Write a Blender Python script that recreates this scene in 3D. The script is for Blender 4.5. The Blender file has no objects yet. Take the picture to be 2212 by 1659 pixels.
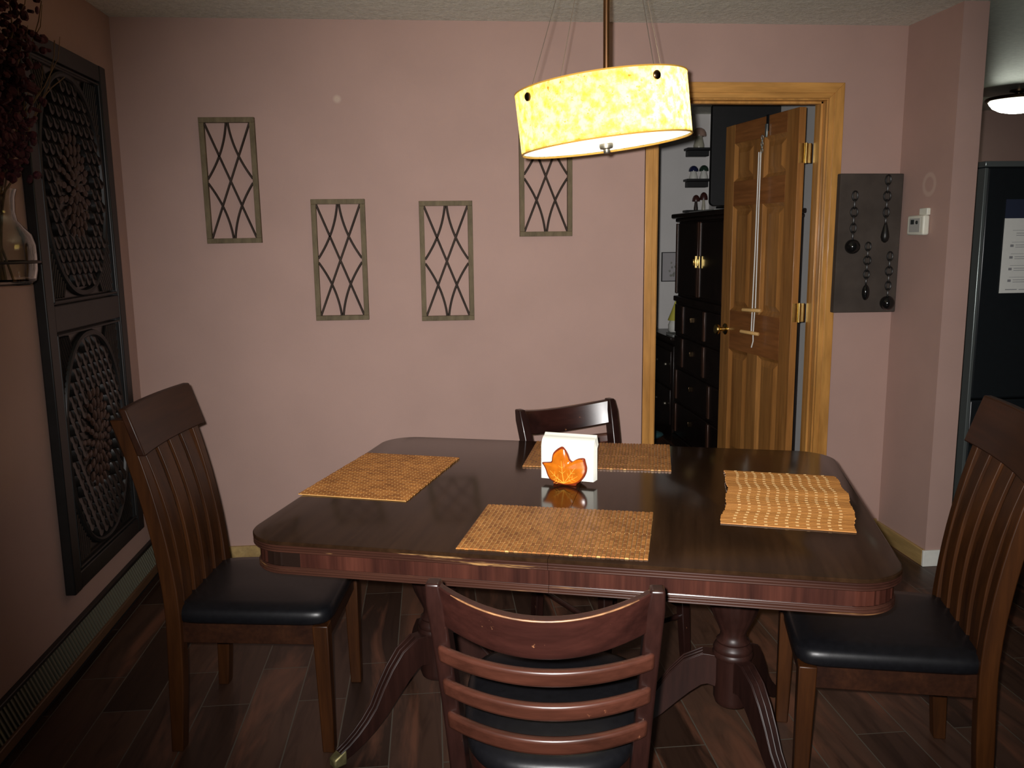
import bpy, math, random
from mathutils import Vector, Matrix, Quaternion
random.seed(7)
PI = math.pi
C = bpy.context.scene.collection
sc = bpy.context.scene
rad = math.radians

# ------------------------------------------------------------------ mesh helper
class MB:
    def __init__(s): s.v = []; s.f = []
    def add(s, vs, fs, m=None):
        b = len(s.v)
        s.v += [tuple((m @ Vector(p)) if m else p) for p in vs]
        s.f += [tuple(i + b for i in f) for f in fs]
        return s
    def box(s, x0, x1, y0, y1, z0, z1, m=None):
        v = [(x0,y0,z0),(x1,y0,z0),(x1,y1,z0),(x0,y1,z0),(x0,y0,z1),(x1,y0,z1),(x1,y1,z1),(x0,y1,z1)]
        return s.add(v, [(0,3,2,1),(4,5,6,7),(0,1,5,4),(1,2,6,5),(2,3,7,6),(3,0,4,7)], m)
    def loft(s, loops, m=None, caps=True):
        n = len(loops[0]); v = [p for l in loops for p in l]; f = []
        for k in range(len(loops)-1):
            for i in range(n):
                j = (i+1) % n
                f.append((k*n+i, k*n+j, (k+1)*n+j, (k+1)*n+i))
        if caps:
            f.append(tuple(range(n-1, -1, -1))); f.append(tuple((len(loops)-1)*n+i for i in range(n)))
        return s.add(v, f, m)
    def lathe(s, prof, n=32, m=None, rmod=None, caps=True):
        loops = []
        for (r, z) in prof:
            loops.append([((r*(rmod(2*PI*i/n, z) if rmod else 1))*math.cos(2*PI*i/n), (r*(rmod(2*PI*i/n, z) if rmod else 1))*math.sin(2*PI*i/n), z) for i in range(n)])
        return s.loft(loops, m, caps)
    def tube(s, pts, r, n=8, m=None, closed=False):
        pts = [Vector(p) for p in pts]; N = len(pts)
        rs = r if isinstance(r, (list, tuple)) else [r]*N
        t0 = (pts[1]-pts[0]).normalized()
        up = Vector((0,0,1)) if abs(t0.z) < .9 else Vector((1,0,0))
        a = t0.cross(up).normalized(); loops = []; tp = t0
        for i, p in enumerate(pts):
            if closed: t = (pts[(i+1) % N]-pts[i-1]).normalized()
            else: t = (pts[min(i+1,N-1)]-pts[max(i-1,0)]).normalized()
            if i: a = tp.rotation_difference(t) @ a
            a = (a - t*a.dot(t)).normalized(); b = t.cross(a); tp = t
            loops.append([tuple(p + (a*math.cos(2*PI*k/n) + b*math.sin(2*PI*k/n))*rs[i]) for k in range(n)])
        if closed: loops.append(loops[0]); return s.loft(loops, m, False)
        return s.loft(loops, m)
    def sweep(s, path, sect, side, m=None):
        """path points, section [(a,b)] with a along 'side x tangent'-free frame: a -> nrm, b -> up"""
        loops = []; path = [Vector(p) for p in path]; N = len(path)
        for i, p in enumerate(path):
            t = (path[min(i+1,N-1)]-path[max(i-1,0)]).normalized()
            up = Vector(side); up = (up - t*up.dot(t)).normalized(); nr = t.cross(up)
            sct = sect(i/(N-1)) if callable(sect) else sect
            loops.append([tuple(p + nr*a + up*b) for a, b in sct])
        return s.loft(loops, m)
    def ball(s, c, r, n=16, k=10, m=None):
        rx, ry, rz = r if isinstance(r, (tuple, list)) else (r, r, r)
        loops = []
        for j in range(1, k):
            t = PI*j/k
            loops.append([(c[0]+rx*math.sin(t)*math.cos(2*PI*i/n), c[1]+ry*math.sin(t)*math.sin(2*PI*i/n), c[2]-rz*math.cos(t)) for i in range(n)])
        return s.loft(loops, m)
    def build(s, name, mat, parent=None, bevel=0, smooth=True, seg=2, angle=40, loc=None, rot=None):
        me = bpy.data.meshes.new(name); me.from_pydata(s.v, [], s.f); me.update()
        import bmesh
        bm = bmesh.new(); bm.from_mesh(me); bmesh.ops.recalc_face_normals(bm, faces=bm.faces); bm.to_mesh(me); bm.free()
        if smooth:
            me.shade_smooth(); me.set_sharp_from_angle(angle=rad(angle))
        o = bpy.data.objects.new(name, me); C.objects.link(o)
        if mat: me.materials.append(mat)
        if parent: o.parent = parent
        if loc: o.location = loc
        if rot: o.rotation_euler = rot
        if bevel:
            b = o.modifiers.new('bevel', 'BEVEL'); b.width = bevel; b.segments = seg; b.limit_method = 'ANGLE'; b.angle_limit = rad(35)
        return o

def T(x, y, z): return Matrix.Translation((x, y, z))
def RX(a): return Matrix.Rotation(a, 4, 'X')
def RY(a): return Matrix.Rotation(a, 4, 'Y')
def RZ(a): return Matrix.Rotation(a, 4, 'Z')
def tag(o, label=None, cat=None, group=None, kind=None):
    if label: o['label'] = label
    if cat: o['category'] = cat
    if group: o['group'] = group
    if kind: o['kind'] = kind
    return o
def thing(name, label, cat, loc=(0,0,0), rz=0, group=None):
    o = bpy.data.objects.new(name, None); C.objects.link(o); o.empty_display_size = .05
    o.location = loc; o.rotation_euler = (0, 0, rz)
    return tag(o, label, cat, group)
def struct(o): o['kind'] = 'structure'; return o
def dup(root, loc, rz, label):
    r = root.copy(); C.objects.link(r); r.location = loc; r.rotation_euler = (0, 0, rz); r['label'] = label
    for ch in list(root.children):
        c = ch.copy(); C.objects.link(c); c.parent = r
        for g in ch.children:
            d = g.copy(); C.objects.link(d); d.parent = c
    return r

# ------------------------------------------------------------------ materials
def newmat(name):
    m = bpy.data.materials.new(name); m.use_nodes = True
    nt = m.node_tree; b = nt.nodes['Principled BSDF']; return m, nt, b
def nd(nt, t, **kw):
    n = nt.nodes.new(t)
    for k, v in kw.items(): setattr(n, k, v)
    return n
def coords(nt, scale=(1,1,1), rot=(0,0,0), loc=(0,0,0)):
    tc = nd(nt, 'ShaderNodeTexCoord'); mp = nd(nt, 'ShaderNodeMapping')
    mp.inputs['Scale'].default_value = scale; mp.inputs['Rotation'].default_value = rot; mp.inputs['Location'].default_value = loc
    nt.links.new(tc.outputs['Object'], mp.inputs['Vector']); return mp.outputs['Vector']
def noise(nt, vec, scale, detail=4, rough=.55, dist=0):
    n = nd(nt, 'ShaderNodeTexNoise'); n.inputs['Scale'].default_value = scale; n.inputs['Detail'].default_value = detail
    n.inputs['Roughness'].default_value = rough; n.inputs['Distortion'].default_value = dist
    nt.links.new(vec, n.inputs['Vector']); return n
def ramp(nt, fac, stops):
    r = nd(nt, 'ShaderNodeValToRGB'); e = r.color_ramp.elements
    while len(e) < len(stops): e.new(.5)
    for i, (p, c) in enumerate(stops): e[i].position = p; e[i].color = (*c, 1)
    nt.links.new(fac, r.inputs['Fac']); return r.outputs['Color']
def mix(nt, fac, a, b, mode='MIX'):
    m = nd(nt, 'ShaderNodeMix', data_type='RGBA', blend_type=mode)
    for sock, val in ((m.inputs[0], fac), (m.inputs[6], a), (m.inputs[7], b)):
        if hasattr(val, 'is_linked') or hasattr(val, 'links'): nt.links.new(val, sock)
        else: sock.default_value = val if not isinstance(val, tuple) else (*val, 1)
    return m.outputs[2]
def bump(nt, b, h, strength, dist=.002):
    bp = nd(nt, 'ShaderNodeBump'); bp.inputs['Strength'].default_value = strength; bp.inputs['Distance'].default_value = dist
    nt.links.new(h, bp.inputs['Height']); nt.links.new(bp.outputs['Normal'], b.inputs['Normal'])
def flat(name, col, rough=.5, metal=0, spec=.5, var=.0, nscale=40, bmp=0):
    m, nt, b = newmat(name)
    b.inputs['Roughness'].default_value = rough; b.inputs['Metallic'].default_value = metal; b.inputs['Specular IOR Level'].default_value = spec
    v = coords(nt); n = noise(nt, v, nscale)
    d = tuple(c*(1-var) for c in col); l = tuple(min(1, c*(1+var)) for c in col)
    nt.links.new(ramp(nt, n.outputs['Fac'], [(.3, d), (.7, l)]), b.inputs['Base Color'])
    if bmp: bump(nt, b, n.outputs['Fac'], bmp)
    return m
def wood(name, dark, light, axis=0, scale=14, rough=.3, stretch=.08, coat=0, spec=.5, wear=None, wscale=9, wlo=.62, bmp=.05, wst=(1,1,1)):
    m, nt, b = newmat(name)
    s = [1, 1, 1]; s[axis] = stretch
    v = coords(nt, tuple(s)); n1 = noise(nt, v, scale, 6, .6, .6); n2 = noise(nt, v, scale*6, 3, .6)
    c = ramp(nt, n1.outputs['Fac'], [(.28, dark), (.72, light)])
    c2 = ramp(nt, n2.outputs['Fac'], [(.35, (.72,.72,.72)), (.65, (1,1,1))])
    c = mix(nt, 1.0, c, c2, 'MULTIPLY')
    if wear:
        nw = noise(nt, coords(nt, wst), wscale, 5, .7)
        f = ramp(nt, nw.outputs['Fac'], [(wlo, (0,0,0)), (wlo+.06, (1,1,1))])
        c = mix(nt, f, c, wear)
    nt.links.new(c, b.inputs['Base Color'])
    b.inputs['Roughness'].default_value = rough; b.inputs['Specular IOR Level'].default_value = spec
    b.inputs['Coat Weight'].default_value = coat; b.inputs['Coat Roughness'].default_value = .12
    if bmp: bump(nt, b, n2.outputs['Fac'], bmp, .001)
    return m

WALLC = (.425, .28, .238)
def wallmat(name, col, marks=()):
    """painted plaster; marks: (centre, axis-pair, radius, width) scuffs of paler filler with a shape of their own"""
    m, nt, b = newmat(name); b.inputs['Roughness'].default_value = .75; b.inputs['Specular IOR Level'].default_value = .25
    v = coords(nt); n = noise(nt, v, 3.0, 5); f = noise(nt, v, 160, 2)
    c = ramp(nt, n.outputs['Fac'], [(.3, tuple(x*.95 for x in col)), (.7, tuple(min(1, x*1.04) for x in col))])
    for (p, r, w, amt, mc) in marks:
        d = nd(nt, 'ShaderNodeVectorMath', operation='DISTANCE'); tc = nd(nt, 'ShaderNodeTexCoord')
        nt.links.new(tc.outputs['Object'], d.inputs[0]); d.inputs[1].default_value = p
        mr = nd(nt, 'ShaderNodeMath', operation='SUBTRACT'); nt.links.new(d.outputs['Value'], mr.inputs[0]); mr.inputs[1].default_value = r
        ab = nd(nt, 'ShaderNodeMath', operation='ABSOLUTE'); nt.links.new(mr.outputs[0], ab.inputs[0])
        sm = nd(nt, 'ShaderNodeMapRange'); nt.links.new(ab.outputs[0], sm.inputs[0])
        sm.inputs[1].default_value = w; sm.inputs[2].default_value = w*.4; sm.inputs[3].default_value = 0; sm.inputs[4].default_value = amt
        c = mix(nt, sm.outputs[0], c, mc)
    nt.links.new(c, b.inputs['Base Color']); bump(nt, b, f.outputs['Fac'], .12, .002)
    return m

M = {}
M['wall'] = wallmat('wall_paint', WALLC, [((-.38, 3.875, 2.068), .0, .021, .55, (.62,.5,.4))])
M['wallR'] = wallmat('wall_paint_right', WALLC, [((2.169, 3.63, 1.681), .042, .014, .33, (.62,.5,.42))])
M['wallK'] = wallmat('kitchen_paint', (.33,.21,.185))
M['lilac'] = wallmat('bedroom_paint', (.74,.72,.70))
def ceilmat():
    m, nt, b = newmat('popcorn_ceiling'); b.inputs['Roughness'].default_value = .9; b.inputs['Specular IOR Level'].default_value = .1
    v = coords(nt); n = noise(nt, v, 70, 4, .7); n2 = noise(nt, v, 18, 3)
    nt.links.new(ramp(nt, n.outputs['Fac'], [(.3, (.62,.63,.55)), (.7, (.88,.885,.79))]), b.inputs['Base Color'])
    a = nd(nt, 'ShaderNodeMath', operation='ADD'); nt.links.new(n.outputs['Fac'], a.inputs[0]); nt.links.new(n2.outputs['Fac'], a.inputs[1])
    bump(nt, b, a.outputs[0], .55, .012); return m
M['ceil'] = ceilmat()
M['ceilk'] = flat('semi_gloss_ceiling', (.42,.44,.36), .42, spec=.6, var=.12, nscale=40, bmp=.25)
def floormat():
    m, nt, b = newmat('plank_tile')
    v = coords(nt, rot=(0, 0, PI/2), loc=(.18, .004, 0))
    br = nd(nt, 'ShaderNodeTexBrick'); nt.links.new(v, br.inputs['Vector'])
    br.offset = .37; br.offset_frequency = 2; br.inputs['Scale'].default_value = 1
    br.inputs['Brick Width'].default_value = .61; br.inputs['Row Height'].default_value = .1535; br.inputs['Mortar Size'].default_value = .0022
    br.inputs['Mortar Smooth'].default_value = .2; br.inputs['Bias'].default_value = 0
    br.inputs['Color1'].default_value = (.024,.0122,.008,1); br.inputs['Color2'].default_value = (.076,.041,.0275,1); br.inputs['Mortar'].default_value = (.085,.073,.056,1)
    g = noise(nt, coords(nt, (1, .11, 1)), 17, 6, .65, 1.2)
    gc = ramp(nt, g.outputs['Fac'], [(.3, (.42,.36,.34)), (.52, (.9,.85,.82)), (.72, (1.0,.95,.9))])
    c = mix(nt, 1.0, br.outputs['Color'], gc, 'MULTIPLY')
    g2 = noise(nt, coords(nt, (1, .16, 1)), 8, 4, .6, .8)
    red = ramp(nt, g2.outputs['Fac'], [(.53, (0,0,0)), (.68, (.75,.75,.75))])
    c = mix(nt, red, c, (.15,.060,.034))
    c = mix(nt, br.outputs['Fac'], c, (.085,.073,.056))
    nt.links.new(c, b.inputs['Base Color']); b.inputs['Roughness'].default_value = .42; b.inputs['Specular IOR Level'].default_value = .35
    iv = nd(nt, 'ShaderNodeMath', operation='SUBTRACT'); iv.inputs[0].default_value = 1; nt.links.new(br.outputs['Fac'], iv.inputs[1])
    bump(nt, b, iv.outputs[0], .4, .002); return m
M['floor'] = floormat()
M['top'] = wood('table_top_wood', (.0145,.0072,.0038), (.038,.018,.0085), 1, 9, .13, .06, 0, .34, bmp=.0)
M['edge'] = wood('table_edge_wood', (.022,.008,.006), (.07,.027,.017), 0, 10, .22, .05, .5, wear=(.36,.20,.075), wscale=26, wlo=.60, wst=(.10,.10,2.2))
M['edge2'] = wood('table_lower_moulding_wood', (.022,.008,.006), (.07,.027,.017), 0, 10, .25, .05, .4, wear=(.20,.10,.036), wscale=26, wlo=.55, wst=(.09,.10,2.6))
M['apron'] = wood('table_apron_wood', (.020,.0065,.005), (.078,.024,.015), 2, 15, .27, .05, .25)
nt = M['apron'].node_tree; b = nt.nodes['Principled BSDF']; lk = b.inputs['Base Color'].links[0].from_socket
tc = nd(nt, 'ShaderNodeTexCoord'); sx_ = nd(nt, 'ShaderNodeSeparateXYZ'); nt.links.new(tc.outputs['Object'], sx_.inputs[0])
ad = nd(nt, 'ShaderNodeMath', operation='ADD'); nt.links.new(sx_.outputs['X'], ad.inputs[0]); ad.inputs[1].default_value = .652
ab_ = nd(nt, 'ShaderNodeMath', operation='ABSOLUTE'); nt.links.new(ad.outputs[0], ab_.inputs[0])
lt = nd(nt, 'ShaderNodeMath', operation='LESS_THAN'); nt.links.new(ab_.outputs[0], lt.inputs[0]); lt.inputs[1].default_value = .045
nt.links.new(mix(nt, lt.outputs[0], lk, (.014,.007,.005)), b.inputs['Base Color'])
M['tleg'] = wood('table_leg_wood', (.012,.0045,.0036), (.034,.012,.0085), 2, 8, .42, .12, 0, .35, wear=(.12,.07,.05), wscale=40, wlo=.70)
M['cherry'] = wood('ladder_chair_wood', (.010,.0034,.0028), (.042,.0125,.009), 0, 10, .32, .12, .12, wear=(.30,.13,.06), wscale=30, wlo=.67)
M['cherry_lit'] = wood('ladder_chair_lit_slat_wood', (.030,.010,.006), (.095,.030,.018), 0, 10, .30, .12, .15, wear=(.24,.09,.045), wscale=22, wlo=.66)  # lighter copy of the chair wood; brighter light on slats is in colour
M['cherryv'] = wood('ladder_chair_post_wood', (.009,.0034,.0028), (.028,.0095,.007), 2, 10, .32, .12, .12, wear=(.28,.12,.06), wscale=34, wlo=.69)
M['worn'] = flat('worn_bare_wood', (.21,.095,.036), .5, var=.7, nscale=30)
M['oak'] = wood('slat_chair_wood', (.020,.0058,.0014), (.066,.021,.0045), 2, 12, .4, .08, 0, .35)
M['oakh'] = wood('slat_chair_rail_wood', (.016,.005,.0025), (.044,.0145,.0055), 0, 12, .42, .08, 0, .35)
M['leather'] = flat('black_leather', (.0055,.0055,.0068), .38, spec=.36, var=.2, nscale=60, bmp=.08)
M['pine'] = wood('pine_trim', (.45,.195,.040), (.70,.36,.10), 2, 6, .35, .12, .2)
M['pineh'] = wood('pine_trim_flat', (.45,.195,.040), (.70,.36,.10), 0, 6, .35, .12, .2)
M['door'] = wood('pine_door', (.31,.125,.030), (.50,.23,.064), 2, 9, .35, .07, .2)
M['doorh'] = wood('pine_door_rail', (.24,.082,.020), (.39,.15,.042), 0, 9, .35, .1, .2)
M['base'] = wood('pine_baseboard', (.34,.21,.07), (.52,.36,.15), 1, 6, .5, .1)
M['white'] = flat('white_paint', (.72,.72,.66), .5, var=.04)
M['plastic'] = flat('white_plastic', (.70,.70,.60), .4, var=.02)
M['greyp'] = flat('grey_plastic', (.40,.40,.38), .4)
M['screen'] = flat('dark_display', (.03,.035,.035), .2)
M['brass'] = flat('brass', (.75,.55,.20), .22, 1, var=.12)
M['oldbrass'] = flat('tarnished_brass', (.22,.19,.085), .5, .7, var=.3)
M['bronze'] = flat('dark_bronze', (.10,.065,.035), .3, 1)
M['rod'] = flat('copper_bronze', (.42,.22,.11), .28, 1)
M['nickel'] = flat('brushed_nickel', (.34,.31,.25), .45, 1)
M['cable'] = flat('steel_cable', (.16,.13,.11), .4, .6)
M['iron'] = flat('dark_iron', (.045,.032,.026), .45, .5, var=.25, nscale=50)
def frmat(name, d, l):
    m, nt, b = newmat(name); v = coords(nt, (1,1,.35)); n = noise(nt, v, 22, 6, .7)
    nt.links.new(ramp(nt, n.outputs['Fac'], [(.3, d), (.7, l)]), b.inputs['Base Color']); b.inputs['Roughness'].default_value = .62; b.inputs['Specular IOR Level'].default_value = .16; return m
M['frame'] = frmat('weathered_frame', (.085,.064,.036), (.19,.145,.083))
M['lattice'] = frmat('dark_lattice', (.020,.0125,.009), (.050,.033,.024))
M['carved'] = flat('black_carved_wood', (.014,.0115,.010), .24, var=.35, nscale=16)
M['carvedF'] = flat('black_screen_frame', (.009,.0085,.008), .45, var=.3, nscale=16)
M['medal'] = flat('carved_medallion_wood', (.040,.020,.014), .32, var=.4, nscale=26)
M['ebony'] = flat('dark_cabinet_wood', (.012,.0065,.005), .3, var=.4, nscale=12)
M['ebony_sheen'] = wood('cabinet_stile_sheen', (.05,.022,.014), (.10,.045,.028), 2, 8, .3)  # lighter than the carcass: reflected light on the stiles is in the colour
M['black'] = flat('matt_black', (.007,.007,.0075), .6, var=.2)
M['canvas'] = flat('charcoal_canvas', (.062,.050,.042), .9, spec=.15, var=.18, nscale=9, bmp=.1)
M['bead'] = flat('polished_black', (.006,.006,.006), .12, var=.1)
M['chain'] = flat('black_chain', (.012,.011,.010), .4, .3)
M['paper'] = flat('white_paper', (.86,.86,.80), .7, var=.02)
M['napkin'] = flat('paper_napkin', (.83,.82,.72), .8, var=.02, nscale=300, bmp=.05)
M['leafo'] = flat('orange_glaze', (.56,.145,.008), .12, var=.22, nscale=32)
M['leafr'] = flat('dark_red_glaze', (.22,.030,.008), .12, var=.3, nscale=30)
M['vein'] = flat('yellow_glaze', (.86,.40,.05), .15)
def matmat():
    m, nt, b = newmat('bamboo_mat'); v = coords(nt, rot=(0, 0, PI/2))
    br = nd(nt, 'ShaderNodeTexBrick'); nt.links.new(v, br.inputs['Vector']); br.offset = .5
    for k, x in (('Scale', 1), ('Brick Width', .026), ('Row Height', .0105), ('Mortar Size', .0013), ('Mortar Smooth', .3), ('Bias', .0)): br.inputs[k].default_value = x
    br.inputs['Color1'].default_value = (.25,.088,.018,1); br.inputs['Color2'].default_value = (.43,.170,.037,1); br.inputs['Mortar'].default_value = (.66,.36,.12,1)
    n = noise(nt, coords(nt), 12, 4); cc = ramp(nt, n.outputs['Fac'], [(.3, (.72,.68,.62)), (.65, (1,1,1))])
    c = mix(nt, 1.0, br.outputs['Color'], cc, 'MULTIPLY'); nt.links.new(c, b.inputs['Base Color']); b.inputs['Roughness'].default_value = .42
    bump(nt, b, br.outputs['Fac'], .5, .0012); return m
M['bamboo'] = matmat()
def matmat2():
    m, nt, b = newmat('lit_bamboo_mat'); v = coords(nt, rot=(0, 0, PI/2))
    n = noise(nt, coords(nt, (40, 1, 1)), 3, 4); nt.links.new(ramp(nt, n.outputs['Fac'], [(.3, (.27,.105,.023)), (.7, (.48,.21,.052))]), b.inputs['Base Color']); b.inputs['Roughness'].default_value = .38; return m
M['thread'] = flat('pale_weft_thread', (.66,.40,.155), .6)
M['bamboo_lit'] = matmat2()  # paler copy of bamboo; brightness from facing the light is in the colour
def grillmat():
    m, nt, b = newmat('heater_metal'); b.inputs['Roughness'].default_value = .5; b.inputs['Metallic'].default_value = .2
    n = noise(nt, coords(nt), 20, 4); nt.links.new(ramp(nt, n.outputs['Fac'], [(.3, (.065,.062,.046)), (.7, (.115,.11,.083))]), b.inputs['Base Color']); return m
M['heater'] = grillmat()
M['strip'] = wood('heater_wood_strip', (.09,.045,.022), (.17,.09,.045), 1, 6, .5, .1)
M['crimson'] = flat('dried_crimson_petals', (.060,.006,.012), .8, var=.6, nscale=60)
M['stem'] = flat('dried_stem', (.15,.085,.04), .8, var=.3)
M['cord'] = flat('white_cord', (.80,.79,.74), .7, var=.03)
M['dowel'] = flat('pale_dowel', (.66,.40,.15), .5, var=.1)
M['fridge'] = flat('black_fridge', (.013,.016,.018), .3, var=.05)
M['steel'] = flat('grey_edge_trim', (.30,.34,.33), .3, .7)
M['navy'] = flat('navy_print', (.022,.03,.06), .6)
M['ink'] = flat('grey_ink', (.30,.30,.31), .7)
M['pink'] = flat('pale_pink_glaze', (.42,.28,.22), .3, var=.1)
M['cream'] = flat('cream_glaze', (.46,.44,.34), .3, var=.1)
M['bluec'] = flat('dark_blue_glaze', (.018,.022,.07), .2)
M['greenc'] = flat('dark_green_glaze', (.022,.045,.03), .2)
M['redc'] = flat('dark_red_cap', (.06,.018,.014), .35)
M['yellow'] = flat('yellow_cloth', (.60,.55,.08), .7)
M['teal'] = flat('teal_cloth', (.03,.10,.11), .8)
M['greycloth'] = flat('grey_cloth', (.30,.31,.29), .85, var=.1)
def glass():
    m, nt, b = newmat('clear_glass'); b.inputs['Base Color'].default_value = (.93,.97,.94,1); b.inputs['Roughness'].default_value = .0
    b.inputs['Transmission Weight'].default_value = 1; b.inputs['IOR'].default_value = 1.45; return m
M['glass'] = glass()
def emit(name, col, s):
    m, nt, b = newmat(name); b.inputs['Base Color'].default_value = (*col, 1); b.inputs['Emission Color'].default_value = (*col, 1); b.inputs['Emission Strength'].default_value = s; return m
M['diffuser'] = emit('lit_diffuser', (1.0,.97,.82), 1.6)
M['dome'] = emit('lit_dome', (.95,1.0,.84), 11)
def shademat():
    m, nt, b = newmat('shell_shade'); v = coords(nt); n = noise(nt, v, 42, 4, .6, 0); n2 = noise(nt, v, 110, 3, .6)
    c = ramp(nt, n.outputs['Fac'], [(.32, (.74,.44,.06)), (.46, (.95,.70,.18)), (.60, (1,.86,.40))])
    d = ramp(nt, n2.outputs['Fac'], [(.30, (.30,.16,.03)), (.40, (1,1,1))])
    c = mix(nt, .85, c, mix(nt, 1.0, c, d, 'MULTIPLY'))
    out = nt.nodes['Material Output']
    tr = nd(nt, 'ShaderNodeBsdfTranslucent'); em = nd(nt, 'ShaderNodeEmission'); ad = nd(nt, 'ShaderNodeAddShader'); df = nd(nt, 'ShaderNodeBsdfDiffuse'); mx = nd(nt, 'ShaderNodeMixShader')
    for s_ in (tr, em, df): nt.links.new(c, s_.inputs['Color'])
    em.inputs['Strength'].default_value = .34; mx.inputs[0].default_value = .88
    nt.links.new(df.outputs[0], mx.inputs[1]); nt.links.new(tr.outputs[0], mx.inputs[2]); nt.links.new(mx.outputs[0], ad.inputs[0]); nt.links.new(em.outputs[0], ad.inputs[1])
    nt.links.new(ad.outputs[0], out.inputs['Surface']); return m
M['shade'] = shademat()

# ------------------------------------------------------------------ setting
D, XL, XR, H, RW = 3.875, -1.295, 2.169, 2.392, .407
XK, YB, YK = 2.279, 6.62, 6.4            # kitchen side of the dividing wall, bedroom far wall, kitchen far wall
DO0, DO1, DOZ = 1.030, 1.803, 2.070      # door opening
struct(MB().box(XL-.1, 5.6, -2.6, 6.72, -.1, 0).build('floor', M['floor'], smooth=False))
struct(MB().box(XL-.1, XK-.01, -2.6, 6.72, H, H+.1).build('ceiling', M['ceil'], smooth=False))
struct(MB().box(XK-.01, 5.6, -2.6, 6.72, H, H+.1).build('ceiling_kitchen', M['ceilk'], smooth=False))
struct(MB().box(XL-.1, XL, -2.6, D+.12, 0, H).build('wall_left', M['wall'], smooth=False))
wb = MB(); wb.box(XL, DO0-.02, D, D+.12, 0, H); wb.box(DO1+.02, XR, D, D+.12, 0, H); wb.box(DO0-.02, DO1+.02, D, D+.12, DOZ+.02, H)
struct(wb.build('wall_back', M['wall'], smooth=False))
struct(MB().box(XR, XK, D-RW, YB, 0, H).build('wall_right', M['wallR'], smooth=False))
struct(MB().box(XR-.005, XR, D+.121, YB, 0, H).build('wall_bedroom_side', M['lilac'], smooth=False))
struct(MB().box(.7, XR, YB, YB+.1, 0, H).build('wall_bedroom', M['lilac'], smooth=False))
struct(MB().box(XK, 5.5, YK, YK+.1, 0, H).build('wall_kitchen', M['wallK'], smooth=False))
struct(MB().box(5.5, 5.6, -2.6, YK+.1, 0, H).build('wall_kitchen_side', M['wallK'], smooth=False))
# door lining and casing
j = MB(); j.box(DO0-.02, DO0, D, D+.12, 0, DOZ); j.box(DO1, DO1+.02, D, D+.12, 0, DOZ); j.box(DO0-.02, DO1+.02, D, D+.12, DOZ, DOZ+.02)
j.box(DO1-.011, DO1, D+.035, D+.075, 0, DOZ); j.box(DO0, DO0+.011, D+.035, D+.075, 0, DOZ); j.box(DO0, DO1, D+.035, D+.075, DOZ-.011, DOZ)
struct(j.build('trim_1', M['pine'], bevel=.0015))
def casing(path_pts, name, mat):
    # stepped profile, mitred: outer ring / inner ring
    m = MB(); (a, b) = path_pts
    return m
ci, co = .008, .070
xl0, xl1, xr0, xr1, zt0, zt1 = .968, DO0-.006, DO1+.006, 1.876, DOZ+.006, 2.143
def cas(poly, t): return [[(x, D-.0, z) for x, z in poly], [(x, D-t, z) for x, z in poly]]
def inset(poly, k): return poly
for nm, mt, outer in (('trim_2', M['pine'], [(xl0,0),(xl1,0),(xl1,zt0),(xl0,zt1)]), ('trim_3', M['pineh'], [(xl0,zt1),(xl1,zt0),(xr0,zt0),(xr1,zt1)]), ('trim_4', M['pine'], [(xr0,0),(xr1,0),(xr1,zt1),(xr0,zt0)])):
    m = MB(); m.loft(cas(outer, .014))
    # raised outer two thirds
    if nm == 'trim_2': p2 = [(xl0,0),(xl1-.022,0),(xl1-.022,zt0+.022),(xl0,zt1)]
    elif nm == 'trim_4': p2 = [(xr0+.022,0),(xr1,0),(xr1,zt1),(xr0+.022,zt0+.022)]
    else: p2 = [(xl0,zt1),(xl1-.022,zt0+.022),(xr0+.022,zt0+.022),(xr1,zt1)]
    m.loft(cas(p2, .020))
    struct(m.build(nm, mt, bevel=.002))
# baseboards
struct(MB().box(XL, xl0, D-.014, D, 0, .088).build('baseboard_back', M['base'], bevel=.002))
bb = struct(MB().box(XR-.014, XR, D-RW, D, 0, .074).build('baseboard_right', M['base'], bevel=.002))
struct(MB().box(XR-.014, XK+.014, D-RW-.013, D-RW, 0, .074).build('baseboard_column', M['white'], bevel=.002))
struct(MB().box(xr1, XR-.014, D-.014, D, 0, .088).build('baseboard_corner', M['base'], bevel=.002))

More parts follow.
